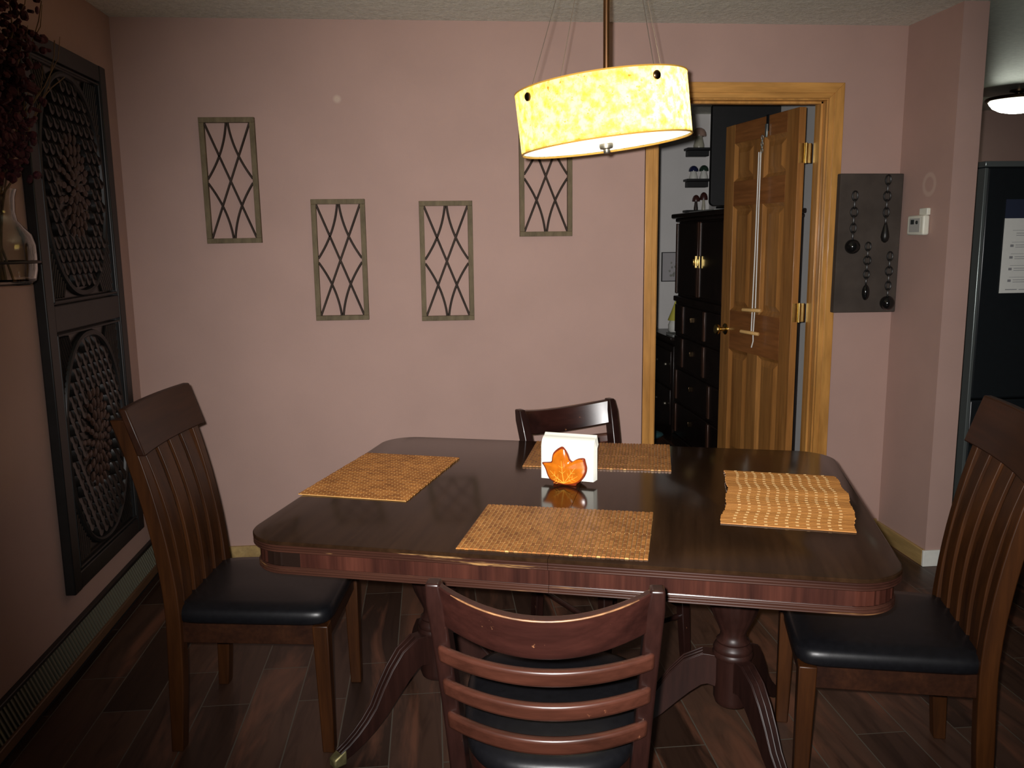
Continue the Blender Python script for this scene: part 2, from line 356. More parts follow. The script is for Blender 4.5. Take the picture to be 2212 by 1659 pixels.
# ------------------------------------------------------------------ door (open into the bedroom)
door = bpy.data.objects.new('door_1', None); C.objects.link(door); door.location = (1.768, 4.008, 0); door.rotation_euler = (0, 0, -rad(82.5)); struct(door)
DWd = .74; DT = .035
def dx(t): return -t
st = MB()
for a, b in ((0, .105), (DWd-.105, DWd)): st.box(-b, -a, -DT, 0, .012, 2.06)
st.box(-(DWd/2+.055), -(DWd/2-.055), -DT+.0004, -.0004, .25, 1.96)
st.build('stile', M['door'], door, bevel=.0015)
rl = MB()
for z0, z1 in ((.012, .25), (.85, 1.065), (1.63, 1.76), (1.96, 2.06)): rl.box(-DWd+.105, -.105, -DT+.0002, -.0002, z0, z1)
rl.build('cross_rail', M['doorh'], door, bevel=.0015)
for z0, z1 in ((.25, .85), (1.065, 1.63), (1.76, 1.96)):
    for a, b in ((.105, DWd/2-.055), (DWd/2+.055, DWd-.105)):
        p = MB()
        for sgn in (0, 1):
            yy = (lambda d: (-DT+d) if sgn == 0 else -d)
            loops = [[(-b,yy(.002),z0),(-a,yy(.002),z0),(-a,yy(.002),z1),(-b,yy(.002),z1)],
                     [(-b+.018,yy(.0145),z0+.018),(-a-.018,yy(.0145),z0+.018),(-a-.018,yy(.0145),z1-.018),(-b+.018,yy(.0145),z1-.018)],
                     [(-b+.026,yy(.0145),z0+.026),(-a-.026,yy(.0145),z0+.026),(-a-.026,yy(.0145),z1-.026),(-b+.026,yy(.0145),z1-.026)],
                     [(-b+.052,yy(.005),z0+.052),(-a-.052,yy(.005),z0+.052),(-a-.052,yy(.005),z1-.052),(-b+.052,yy(.005),z1-.052)]]
            p.loft(loops, caps=False); b_n = len(p.v)-4; p.f.append((b_n, b_n+1, b_n+2, b_n+3))
        p.build('door_panel', M['door'], door, smooth=False)
for s in (-1, 1):
    k = MB(); base = T(-DWd+.062, -DT if s < 0 else 0, .955) @ RX(rad(90) if s < 0 else rad(-90))
    k.lathe([(.032,0),(.032,.004),(.026,.008),(.012,.012),(.011,.030),(.016,.036),(.027,.046),(.029,.056),(.024,.064),(.010,.067)], 24, base)
    k.build('door_knob', M['brass'], door)
MB().box(-DWd-.0015, -DWd+.001, -DT+.005, -.005, .90, 1.01).build('latch_plate', M['brass'], door)
for z in (.33, 1.099, 1.851):
    h = MB(); h.box(-.001, .0015, -DT+.004, -.0, z-.045, z+.045); h.lathe([(.0065,z-.047),(.0065,z+.047)], 12, T(.004, .004, 0))
    h.box(.0, .035, .0015, .004, z-.045, z+.045, T(0, 0, 0) @ RZ(rad(82.5)))
    h.build('hinge', M['brass'], door)

# pulley hung over the door
def onface(t, off, z):  # point at distance t from hinge, off in front of the dining-side face
    m = Matrix.Translation(door.location) @ RZ(door.rotation_euler.z); return m @ Vector((-t, -DT-off, z))
p0 = onface(.30, .030, 0)
pul = thing('door_pulley', 'white cord pulley with wooden handles hanging over the open pine door', 'pulley', (p0.x, p0.y, .88))
def pl(t, off, z): q = onface(t, off, z); return (q.x-p0.x, q.y-p0.y, z-.88)
s_ = MB(); mm = RZ(door.rotation_euler.z)
def dbox(m, t0, t1, o0, o1, z0, z1):
    L = [pl(t0,o0,z0), pl(t1,o0,z0), pl(t1,o1,z0), pl(t0,o1,z0)]; U = [(a, b, c+z1-z0) for a, b, c in L]
    m.loft([L, U])
dbox(s_, .275, .30, .001, .004, 1.985, 2.064); dbox(s_, .275, .30, -.037, .004, 2.061, 2.064)
s_.build('door_strap', M['black'], pul)
mc = MB(); dbox(mc, .279, .297, .004, .012, 1.955, 2.02); mc.build('clip', M['steel'], pul, bevel=.002)
ch = MB()
for i in range(5):
    q = Vector(pl(.297, .024, 1.955-.016*i)); ang = (i % 2)*PI/2
    ch.tube([q + Vector((math.cos(a)*.005*math.cos(ang), math.cos(a)*.005*math.sin(ang), math.sin(a)*.011)) for a in [2*PI*k/12 for k in range(12)]], .0018, 6, closed=True)
ch.build('chain', M['steel'], pul)
c1 = MB(); c1.tube([pl(.300,.028,1.885), pl(.301,.028,1.5), pl(.302,.027,1.10)], .0032, 6); c1.build('cord', M['cord'], pul)
c2 = MB(); c2.tube([pl(.312,.032,1.885), pl(.316,.032,1.4), pl(.323,.034,.975)], .0032, 6); c2.build('cord', M['cord'], pul)
c3 = MB(); c3.tube([pl(.302,.030,1.085), pl(.298,.034,1.04), pl(.300,.034,1.0), pl(.303,.034,.965), pl(.300,.034,.93), pl(.312,.036,.895)], .003, 6); c3.build('cord_end', M['cord'], pul)
for t, z, tilt in ((.305,1.09,.0), (.318,.972,-.08)):
    q = Vector(pl(t, .047, z)); d = Vector(pl(t-.048, .047-.026, z)) - q; d.z += .052*tilt
    MB().tube([q-d, q-d*.96, q+d*.96, q+d], [.008,.0095,.0095,.008], 12).build('handle', M['dowel'], pul)

# ------------------------------------------------------------------ bedroom beyond the door
AX, AY0, AY1 = 1.69, 4.85, 5.90
ar = thing('armoire', 'tall dark wood armoire with brass handles seen through the doorway', 'armoire', ((AX+2.16)/2, (AY0+AY1)/2, 0))
ox, oy = ar.location.x, ar.location.y
def ab(m, x0, x1, y0, y1, z0, z1): return m.box(x0-ox, x1-ox, y0-oy, y1-oy, z0, z1)
b_ = MB(); ab(b_, AX+.02, 2.16, AY0, AY1, .08, 1.04); ab(b_, AX+.03, 2.16, AY0+.01, AY1-.01, 1.06, 1.58); ab(b_, AX+.0, 2.16, AY0-.0, AY1+.0, 1.03, 1.065); ab(b_, AX+.01, 2.16, AY0, AY1, 0, .08)
b_.build('carcass', M['ebony'], ar, bevel=.006)
b_ = MB(); ab(b_, AX-.02, 2.16, AY0-.02, AY1+.02, 1.595, 1.625); ab(b_, AX+.005, 2.16, AY0, AY1, 1.57, 1.595); b_.build('cornice', M['ebony'], ar, bevel=.008)
for y0, y1, hy in ((AY0+.03, 5.365, 5.33), (5.375, AY1-.03, 5.41)):
    d = MB(); ab(d, AX+.008, AX+.03, y0, y1, 1.085, 1.56); do = d.build('cabinet_door', M['ebony'], ar, bevel=.006)
    for a, b, z0, z1 in ((y0, y0+.03, 1.085, 1.56), (y1-.03, y1, 1.085, 1.56)):
        e = MB(); ab(e, AX+.002, AX+.010, a, b, z0, z1); e.build('door_stile', M['ebony_sheen'], do, bevel=.002)
    h = MB(); ab(h, AX-.006, AX+.004, hy-.008, hy+.008, 1.27, 1.35); ab(h, AX-.016, AX-.005, hy-.004, hy+.004, 1.285, 1.33); h.build('handle', M['brass'], do, bevel=.003)
for row, (z0, z1) in enumerate(((.815,1.01),(.585,.79),(.345,.56),(.11,.32))):
    cuts = (AY0+.03, 5.21, 5.67, AY1-.03) if row < 2 else (AY0+.03, 5.09, 5.80, AY1-.03)
    d = MB(); ab(d, AX+.004, AX+.022, cuts[0], cuts[3], z0, z1); dr = d.build('drawer', M['ebony'], ar, bevel=.005)
    for c in (cuts[1], cuts[2]):
        e = MB(); ab(e, AX-.004, AX+.008, c-.018, c+.018, z0+.005, z1-.005); e.build('drawer_stile', M['ebony_sheen'], dr, bevel=.003)
    h = MB(); ab(h, AX-.012, AX+.006, 5.46, 5.48, (z0+z1)/2+.0, (z0+z1)/2+.035); h.build('pull', M['bronze'], dr, bevel=.003)
ns = thing('nightstand', 'low dark nightstand beside the armoire in the back bedroom', 'nightstand', (1.93, 6.22, 0))
n_ = MB(); n_.box(-.22, .23, -.28, .30, 0, .70); n_.build('cabinet_body', M['ebony'], ns, bevel=.005)
MB().box(-.25, .23, -.30, .32, .74, .765).build('tabletop', M['ebony'], ns, bevel=.005)
MB().box(-.20, .22, -.26, .28, .70, .74).build('neck', M['ebony'], ns)
for z0, z1 in ((.42, .66), (.12, .38)):
    d_ = MB().box(-.235, -.22, -.26, .28, z0, z1).build('drawer', M['ebony'], ns, bevel=.004)
    for yy in (-.19, .06): MB().ball((-.25, yy, (z0+z1)/2+.02), .014).build('knob', M['nickel'], d_)
fg = thing('figurine', 'small white figurine with yellow pointed hat on the dark nightstand', 'figurine', (1.80, 6.22, .765))
MB().lathe([(.035,0),(.05,.02),(.052,.06),(.035,.10),(.015,.13)], 16).build('body', M['white'], fg)
MB().lathe([(.055,.095),(.05,.11),(.03,.16),(.012,.21),(.004,.235)], 16).build('hat', M['yellow'], fg)
tag(MB().box(-.10, .10, -.09, .09, 0, .018).build('folded_paper', M['greycloth'], loc=(1.80, 6.02, .765), bevel=.004), 'grey folded papers lying on the dark nightstand', 'papers')
pf = thing('picture_frame', 'thin black picture frame with pale print on the lilac bedroom wall', 'picture', (1.92, YB-.001, 1.24))
f_ = MB()
for x0, x1, z0, z1 in ((-.125,.125,.108,.114), (-.125,.125,-.114,-.108), (-.125,-.119,-.108,.108), (.119,.125,-.108,.108)): f_.box(x0, x1, -.016, 0, z0, z1)
f_.build('frame', M['black'], pf, smooth=False)
MB().box(-.119, .119, -.006, -.001, -.108, .108).build('print', flat('pale_print', (.44,.42,.43), .7, var=.02), pf, smooth=False)
pr = MB(); random.seed(4)
for i in range(16):
    pr.ball((-.035+random.uniform(-.03,.05), -.0075, -.03+random.uniform(-.05,.07)), (.008, .0015, .011), 8, 5)
pr.build('printed_spray', flat('grey_olive_print', (.27,.27,.24), .8, var=.5, nscale=90), pf)
def mushroom(x, y, z, h, r, capm, stemm, label, sr=.45, name='mushroom_figurine'):
    t = thing(name, label, 'figurine', (x, y, z), 0, 'mushroom figurines on the wall shelves')
    MB().lathe([(r*sr*1.15,0),(r*sr*1.2,h*.12),(r*sr*.9,h*.4),(r*sr*.7,h*.62)], 18).build('stem', stemm, t)
    MB().lathe([(r*.5,h*.58),(r*.97,h*.56),(r,h*.62),(r*.93,h*.76),(r*.7,h*.9),(r*.35,h*.98),(r*.05,h)], 20).build('cap', capm, t)
    return t
SX0, SX1 = 1.955, 2.155
for z, lab in ((2.135, 'small black wall shelf holding one pale mushroom, topmost of three'), (1.905, 'small black wall shelf holding two white-stemmed mushrooms'), (1.672, 'small black wall shelf holding red-capped mushrooms above the armoire')):
    m = MB(); m.box(SX0, SX1, YB-.11, YB, z-.018, z); m.box(SX0+.02, SX1-.03, YB-.085, YB, z-.058, z-.018)
    for v_ in m.v: pass
    t = thing('wall_shelf', lab, 'shelf', ((SX0+SX1)/2, YB, z), 0, 'small black wall shelves in the bedroom')
    m2 = MB(); m2.box(-.10, .10, -.11, -.001, -.018, 0); m2.build('board', M['black'], t, bevel=.004)
    m3 = MB(); m3.box(-.085, .075, -.085, -.001, -.062, -.018); m3.build('support', M['black'], t, bevel=.004)
mushroom(2.055, YB-.062, 2.135, .150, .056, M['pink'], M['cream'], 'large pale pink mushroom figurine alone on the top black shelf', .62)
mushroom(2.020, YB-.055, 1.905, .100, .037, M['bluec'], M['white'], 'white-stemmed mushroom figurine with dark blue cap', .75)
mushroom(2.101, YB-.055, 1.905, .104, .036, M['greenc'], M['white'], 'white-stemmed mushroom figurine with dark green cap', .75)
mushroom(2.045, YB-.055, 1.672, .115, .030, M['redc'], M['iron'], 'shorter dark red mushroom figurine on the lowest black shelf', .45)
mushroom(2.105, YB-.055, 1.672, .135, .031, M['redc'], M['cream'], 'taller red-capped mushroom with pale stem on the lowest black shelf', .4)
tag(MB().box(-.18, .18, -.26, .26, 0, .012).build('folded_cloth', M['greycloth'], loc=(1.91, 5.45, 1.625), bevel=.004), 'pale grey cloth lying on top of the dark armoire', 'cloth')
bp = thing('black_panel', 'large flat black panel with rounded corners standing on the armoire', 'panel', (1.945, 5.28, 1.6378))
def rrect(w, h, r, n=6):
    o = []
    for cx, cz, a0 in ((w/2-r, -h/2+r, -90), (w/2-r, h/2-r, 0), (-w/2+r, h/2-r, 90), (-w/2+r, -h/2+r, 180)):
        for i in range(n+1): a = rad(a0+90*i/n); o.append((cx+r*math.cos(a), cz+r*math.sin(a)))
    return o
o_ = rrect(.43, .61, .025)
MB().loft([[(x, -.02, z+.325) for x, z in o_], [(x, .02, z+.325) for x, z in o_]]).build('slab', M['black'], bp, bevel=.003)
MB().box(-.14, .14, -.10, .10, 0, .02).build('foot', M['black'], bp, bevel=.004)
tag(MB().lathe([(.02,0),(.09,.0),(.115,.03),(.12,.034),(.112,.036),(.085,.008),(.02,.006)], 28).build('bowl', M['iron'], loc=(1.55, 5.60, 0)), 'dark shallow bowl on the bedroom floor before the armoire', 'bowl')
tag(MB().ball((0,0,.035), (.16,.10,.035), 18, 8).build('teal_cloth', M['teal'], loc=(1.52, 6.05, 0)), 'crumpled teal cloth on the bedroom floor by the nightstand', 'cloth')

# ------------------------------------------------------------------ kitchen at the right
FY = 3.95; FX = 2.635
fr = thing('refrigerator', 'black refrigerator with grey edge trim behind the pink wall end', 'refrigerator', (FX+.40, FY+.38, 0))
fx, fy = fr.location.x, fr.location.y
MB().box(FX-fx, FX+.8-fx, FY+.06-fy, FY+.72-fy, 0, 1.80).build('cabinet_body', M['fridge'], fr, bevel=.006)
MB().box(FX+.018-fx, FX+.8-fx, FY-fy, FY+.055-fy, .66, 1.775).build('door', M['fridge'], fr, bevel=.008)
MB().box(FX+.018-fx, FX+.8-fx, FY-fy, FY+.055-fy, .06, .65).build('freezer_drawer', M['fridge'], fr, bevel=.008)
MB().box(FX-.002-fx, FX+.016-fx, FY-.004-fy, FY+.058-fy, .06, 1.775).build('edge_trim', M['steel'], fr, bevel=.003)
MB().box(FX-.004-fx, FX+.8-fx, FY-.006-fy, FY+.72-fy, 1.78, 1.806).build('top_trim', M['steel'], fr, bevel=.004)
px, pz0, pz1 = 2.752, 1.180, 1.628
nt_ = thing('paper_notice', 'white printed sheet with a navy header stuck on the black refrigerator', 'paper', (px+.15, FY-.0035, pz0), 0)
MB().box(-.15, .15, -.001, .001, 0, pz1-pz0-.09).build('sheet', M['paper'], nt_, smooth=False)
MB().box(-.15, .15, -.0012, .001, pz1-pz0-.09, pz1-pz0).build('header', M['navy'], nt_, smooth=False)
ln = MB(); random.seed(5)
for i in range(5):
    z = .30 - i*.056
    ln.box(-.105, .12, -.0018, -.001, z, z+.0016)
    if i: ln.box(-.112, -.095, -.0018, -.001, z-.022, z-.010)
    for k in range(2):
        w = random.uniform(.08, .2); ln.box(-.085, -.085+w, -.0018, -.001, z-.014-k*.010, z-.0115-k*.010)
ln.box(-.12, -.06, -.0018, -.001, .015, .019); ln.box(-.05, 0, -.0018, -.001, .015, .018)
ln.build('printed_line', M['ink'], nt_, smooth=False)
kl = thing('ceiling_light', 'round white dome ceiling light with dark rim in the kitchen', 'ceiling light', (3.86, 5.5, H))
MB().lathe([(.055,-.0005),(.055,-.012),(.02,-.02),(.02,-.062)], 24).build('ceiling_canopy', M['bronze'], kl)
MB().lathe([(.172,-.050),(.190,-.048),(.197,-.056),(.192,-.070),(.176,-.072),(.172,-.062)], 44).build('rim', M['bronze'], kl)
MB().lathe([(.022,-.060),(.170,-.060),(.173,-.071),(.168,-.085),(.148,-.110),(.108,-.132),(.055,-.145),(.008,-.148)], 40).build('dome', M['dome'], kl)

# ------------------------------------------------------------------ left wall: heater, carved screen, vase
ht = thing('baseboard_heater', 'long low baseboard heater with slotted grille along the left wall', 'heater', (XL, .7, 0))
Y0, Y1 = -3.0, 3.155
MB().box(.0, .012, Y0, Y1, .0, .140).build('back_plate', M['heater'], ht, bevel=.002)
g = MB(); g.loft([[(.012,Y0,.137),(.016,Y0,.14),(.046,Y0,.062),(.042,Y0,.06)], [(.012,Y1,.137),(.016,Y1,.14),(.046,Y1,.062),(.042,Y1,.06)]])
g.build('grille_panel', M['heater'], ht, smooth=False)
sl = MB(); y = -2.3
while y < Y1-.01:
    sl.loft([[(.017,y,.136),(.0205,y,.139),(.0495,y,.068),(.046,y,.064)], [(.017,y+.008,.136),(.0205,y+.008,.139),(.0495,y+.008,.068),(.046,y+.008,.064)]]); y += .021
sl.build('grille_slats', flat('heater_fin', (.145,.14,.10), .5, .2), ht, smooth=False)
MB().box(.040, .056, Y0, Y1, .030, .064).build('wood_strip', M['strip'], ht, bevel=.003)
MB().box(.002, .036, Y0, Y1, 0, .035).build('toe_shade', M['black'], ht)  # black strip in place of the shade below the heater
MB().box(.0, .022, Y0, Y1, .138, .152).build('top_lip', M['carvedF'], ht, bevel=.003)

SY0, SY1, SZ0, SZ1 = 2.945, 3.675, .262, 2.150
SYC = (SY0+SY1)/2; SW = SY1-SY0
cs = thing('carved_screen', 'tall black carved wooden wall panel with two scaled oval medallions on left wall', 'wall panel', (XL, SYC, SZ0))
def L_(y, z, d): return (d, y-SYC, z-SZ0)
fm = MB(); F = .062; zm = 1.218
for y0, y1, z0, z1, t in ((SY0, SY0+F, SZ0, SZ1, .036), (SY1-F, SY1, SZ0, SZ1, .036), (SY0+F, SY1-F, SZ0, SZ0+F, .034), (SY0+F, SY1-F, SZ1-F, SZ1, .034), (SY0+F, SY1-F, zm-.045, zm+.045, .034)):
    fm.box(.001, t, y0-SYC, y1-SYC, z0-SZ0, z1-SZ0)
fm.build('outer_frame', M['carvedF'], cs, bevel=.004)
bead = MB()
for z0, z1 in ((SZ0+F, zm-.045), (zm+.045, SZ1-F)):
    pts = [L_(SY0+F+.012, z0+.012, .030), L_(SY1-F-.012, z0+.012, .030), L_(SY1-F-.012, z1-.012, .030), L_(SY0+F+.012, z1-.012, .030)]
    for a in range(4): bead.tube([pts[a], pts[(a+1) % 4]], .0045, 8)
bead.build('inner_moulding', M['carvedF'], cs)
def supere(a, b, t, n=3.0):
    c, s = math.cos(t), math.sin(t); return (a*math.copysign(abs(c)**(2/n), c), b*math.copysign(abs(s)**(2/n), s))
for z0, z1 in ((SZ0+F, zm-.045), (zm+.045, SZ1-F)):
    zc = (z0+z1)/2; hh = (z1-z0)/2; hw = SW/2-F
    pn = MB().box(.001, .012, -hw, hw, z0-SZ0, z1-SZ0).build('carved_panel', M['carved'], cs, smooth=False)
    A, B = hw*.90, hh*.93
    rg = MB(); rg.tube([(.018, *[q for q in (lambda p: (p[0], p[1]+zc-SZ0))(supere(A, B, 2*PI*i/64, 2.2))]) for i in range(64)], .012, 8, closed=True)
    rg.build('oval_border', M['carvedF'], pn)
    sc_ = MB(); rows = 17; pitch = 2*B/rows; colp = .052
    for r_ in range(rows+1):
        z = -B + r_*pitch; off = (r_ % 2)*colp/2
        for c_ in range(-8, 9):
            yy = c_*colp+off
            if (abs(yy)/(A-.022))**2.2 + (abs(z)/(B-.025))**2.2 > 1: continue
            if (yy/.150)**2 + (z/.20)**2 < 1: continue
            # fish scale: rounded wedge, thick at its lower lip
            n = 9; lo = []; hi = []
            for k in range(n):
                a = PI + PI*k/(n-1); lo.append((.010, yy+.024*math.cos(a), zc-SZ0+z+.030*math.sin(a)+.006)); hi.append((.030, yy+.021*math.cos(a), zc-SZ0+z+.027*math.sin(a)+.006))
            top = [(.010, yy+.020, zc-SZ0+z+.030), (.010, yy-.020, zc-SZ0+z+.030)]; toph = [(.016, yy+.016, zc-SZ0+z+.030), (.016, yy-.016, zc-SZ0+z+.030)]
            sc_.loft([lo+top, hi+toph])
    sc_.build('scale_carving', M['carved'], pn, smooth=True, angle=50)
    for sy in (-1, 1):
        for sz in (-1, 1):
            rb = MB()
            for k in range(-3, 12):
                # diagonal ribs clipped between the corner and the oval
                pts = []
                for q in range(60):
                    yy = hw - .02 - q*.005; zz = hh-.02 - (k*.021) - (hw-.02-yy)*-1.25 if False else (hh-.02) - k*.021 + (hw-.02-yy)*-.0
                    yy2 = hw-.022 - k*.020 + 0; s2 = q*.005
                    Y_, Z_ = hw-.022 - k*.019 + s2*.45, hh-.024 - .22 + s2*.9
                    if Y_ > hw-.02 or Z_ > hh-.022 or Y_ < 0 or Z_ < 0: continue
                    if (abs(Y_)/(A+.014))**2.2 + (abs(Z_)/(B+.014))**2.2 < 1: continue
                    pts.append((.017, sy*Y_, zc-SZ0+sz*Z_))
                if len(pts) > 2: rb.tube([pts[0], pts[-1]], .0058, 6)
            rb.build('corner_carving', M['carved'], pn)
    md = MB(); cz = zc-SZ0
    for ring, (ra, rb2, npet, hgt) in enumerate(((.124, .172, 20, .022), (.094, .130, 17, .025), (.062, .088, 13, .027), (.032, .045, 8, .029))):
        for k in range(npet):
            a = 2*PI*k/npet + ring*.2
            m_ = T(hgt-.006, ra*math.cos(a), cz+rb2*math.sin(a)) @ RX(a)
            md.ball((0,0,0), (.008, .022, .013), 10, 6, m_)
    md.ball((.025, 0, cz), (.010, .016, .018), 12, 8); md.build('medallion', M['medal'], pn)

VX, VY, VZ = -1.187, 2.51, 1.357
br = thing('vase_bracket', 'dark iron ring bracket on left wall holding the glass vase', 'bracket', (XL, VY, 1.42))
r_ = MB(); r_.tube([(VX-XL+.1005*math.cos(2*PI*i/40), .1005*math.sin(2*PI*i/40), 0) for i in range(40)], .004, 8, closed=True); r_.build('ring', M['iron'], br)
r_ = MB(); r_.box(0.0005, .004, -.02, .02, -.05, .05); r_.build('wall_plate', M['iron'], br)
vs = thing('glass_vase', 'clear glass bottle vase of dried flowers on left wall', 'vase', (VX, VY, VZ))
MB().lathe([(.01,.0),(.07,0),(.088,.012),(.094,.04),(.0955,.075),(.095,.11),(.088,.138),(.070,.158),(.056,.175),(.052,.20),(.055,.24),(.062,.262),(.059,.262),(.052,.24),(.049,.20),(.053,.176),(.067,.154),(.084,.134),(.091,.108),(.0915,.075),(.090,.045),(.084,.018),(.068,.008),(.01,.008)], 40).build('bottle', M['glass'], vs)
random.seed(21)
stalks = []
for i in range(9):
    t = thing('dried_flower', 'dried crimson flower stalk standing in the glass vase', 'dried flower', (VX, VY, VZ+.012), 0, 'dried flowers in the glass vase')
    a = random.uniform(-PI, PI); b0 = random.uniform(.0, .055); lean = random.uniform(.05, .22); hh = random.uniform(.52, .98)
    dirv = Vector((math.cos(a)*.55+.12, math.sin(a)*.9+.1, 0)); 
    p = [Vector((-math.cos(a)*b0, -math.sin(a)*b0, 0)), Vector((0, 0, .20)) + dirv*.03]
    for k in range(1, 7):
        u = k/6; q = Vector((0, 0, .2)) + dirv*(.03+lean*u**1.3) + Vector((random.uniform(-.012,.012), random.uniform(-.012,.012), (hh-.2)*u)); q.x = max(q.x, -.075); p.append(q)
    MB().tube(p, [.0032]*2+[.0028]*4+[.0022]*2, 6).build('stalk', M['stem'], t)
    bl = MB()
    for k in range(190):
        u = random.uniform(.22, 1); iu = u*6; i0 = min(int(iu), 5); q = p[1+i0].lerp(p[2+i0], iu-i0)
        q = q + Vector((random.gauss(0,.03), random.gauss(0,.034), random.gauss(0,.025))); q.x = max(q.x, -.085)
        bl.ball((0,0,0), (random.uniform(.007,.017), random.uniform(.007,.017), random.uniform(.005,.011)), 6, 4, Matrix.Translation(q) @ Matrix.Rotation(random.uniform(0,PI), 4, Vector((random.random(), random.random(), random.random()+.1)).normalized()))
    bl.build('blossom', M['crimson'], t)
for i in range(4):
    t = thing('dry_twig', 'bare curling dry twig rising from the glass vase', 'twig', (VX, VY, VZ+.012), 0, 'bare twigs in the glass vase')
    a = (.9, 1.3, 1.7, .5)[i]; dv = Vector((.25, 1, 0)).normalized(); hh = (.80, .70, .86, .60)[i]; le = (.24, .30, .19, .33)[i]
    p = [Vector((0, -.03+.015*i, 0)), Vector((.01, .02, .22))]
    for k in range(1, 11):
        u = k/10; p.append(Vector((.01,.02,.22)) + dv*(le*u**(.8+.2*i) + .015*math.sin(u*9+i)) + Vector((.01*math.sin(u*7+i*2), 0, (hh-.22)*u)))
    tw = MB(); tw.tube(p, [.0030]*4+[.0024]*4+[.0016]*4, 6)
    for k in (5, 7, 9): tw.tube([p[k], p[k]+Vector((.01, .035*(1 if k % 2 else -1), .045)), p[k]+Vector((.015, .05*(1 if k % 2 else -1), .11))], [.002,.0015,.0008], 5)
    tw.build('branch', M['stem'], t)

# ------------------------------------------------------------------ lattice frames on the back wall
def lattice(name, label, x0, x1, z0, z1, tilt=0):
    w, h = x1-x0, z1-z0
    t = thing(name, label, 'wall frame', ((x0+x1)/2, D-.0005, (z0+z1)/2), 0, 'lattice frames on the back wall'); t.rotation_euler = (0, tilt, 0)
    f = MB(); b = .0215
    for a0, a1, c0, c1 in ((-w/2, w/2, h/2-b, h/2), (-w/2, w/2, -h/2, -h/2+b), (-w/2, -w/2+b, -h/2+b, h/2-b), (w/2-b, w/2, -h/2+b, h/2-b)): f.box(a0, a1, -.024, 0, c0, c1)
    f.build('frame', M['frame'], t, bevel=.0015)
    iw, ih = w/2-b, h/2-b; sec = [(-.0042,-.003),(.0042,-.003),(.0042,.003),(-.0042,.003)]; lat = MB()
    y = -.013
    def rail(pts, dy=0): lat.sweep([(px_, y+dy, pz_) for px_, pz_ in pts], [(-.005,.0),(-.0028,-.005),(.0028,-.005),(.005,.0),(.0028,.005),(-.0028,.005)], (0, 1, 0))
    rail([(-iw, ih), (iw, -ih)]); rail([(iw, ih), (-iw, -ih)], .0011)
    for sx in (-1, 1):
        for sz in (-1, 1):
            P0, P1, P2 = Vector((sx*.004, sz*ih)), Vector((sx*iw*.18, sz*ih*.50)), Vector((sx*iw, sz*ih*.035))
            rail([tuple(P0*(1-u)**2 + P1*2*u*(1-u) + P2*u*u) for u in [k/16 for k in range(17)]], -.0013-.0009*sx+.0004*sz)
    lat.build('lattice', M['lattice'], t)
lattice('lattice_frame', 'darkest lattice wall frame hung high beside the left corner', -.959, -.728, 1.464, 1.990, rad(-.35))
lattice('lattice_frame', 'lattice wall frame hung low, second from the left corner', -.511, -.279, 1.121, 1.648)
lattice('lattice_frame', 'lattice wall frame hung low, between its twin and the pendant lamp', -.045, .190, 1.110, 1.637)
lattice('lattice_frame', 'lattice wall frame partly hidden behind the pendant lamp', .400, .636, 1.478, 2.002)

# ------------------------------------------------------------------ chained bead art and thermostat
ba = thing('wall_art', 'charcoal canvas with four hanging black bead chains beside the door frame', 'wall art', (2.006, D-.001, 1.427)); ba.rotation_euler = (0, rad(.3), 0)
MB().box(-.150, .150, -.058, -.0215, -.315, .315).build('canvas', M['canvas'], ba, bevel=.004)
def strand(xt, zt, xb, zb, kind):
    x, zt, zb = (xt+xb)/2-2.006, zt-1.427, zb-1.427
    c = MB(); n = 6; rad_b = .029 if kind == 'ball' else .036; ztop = zb+rad_b
    for k in range(n):
        z = zt + (ztop-zt)*(k+.5)/n; hl = (zt-ztop)/n*.60; ang = (k % 2)*1.1+.2
        rr = .0135 + .004*(k % 3 == 2)
        c.tube([Vector((x + math.cos(a)*rr*math.cos(ang), -.070 + math.cos(a)*rr*.5*math.sin(ang), z + math.sin(a)*hl)) for a in [2*PI*q/14 for q in range(14)]], .0038, 6, closed=True)
    co = c.build('chain', M['chain'], ba)
    m = MB()
    if kind == 'ball': m.ball((x, -.072, zb), .0335, 24, 14)
    elif kind == 'drop': m.lathe([(.003,.05),(.009,.03),(.016,.0),(.019,-.02),(.014,-.038),(.004,-.046)], 20, T(x, -.072, zb))
    else: m.ball((x, -.072, zb), (.017, .016, .036), 20, 14)
    m.build('bead' if kind != 'drop' else 'drop_bead', M['bead'] if kind != 'drop' else M['chain'], co)
strand(1.921, 1.660, 1.924, 1.415, 'ball'); strand(2.075, 1.731, 2.075, 1.478, 'drop'); strand(1.999, 1.431, 1.999, 1.205, 'oval'); strand(2.108, 1.387, 2.106, 1.155, 'ball')
th = thing('thermostat', 'white box thermostat with dark display on the pink side wall', 'thermostat', (XR, 3.669, 1.507))
MB().box(-.031, -.0005, -.065, .065, -.043, .043).build('housing', M['plastic'], th, bevel=.008, seg=3)
MB().box(-.0325, -.030, -.040, .045, -.030, .030).build('face_plate', M['greyp'], th, bevel=.001)
MB().box(-.0335, -.032, .005, .032, .004, .024).build('display', M['screen'], th)
MB().lathe([(.008,0),(.008,.003),(.006,.004)], 16, T(-.0325, -.018, .012) @ RY(rad(-90))).build('dial', M['screen'], th)
MB().box(-.018, -.0005, -.066, -.005, .043, .073).build('sensor_cap', M['plastic'], th, bevel=.003)

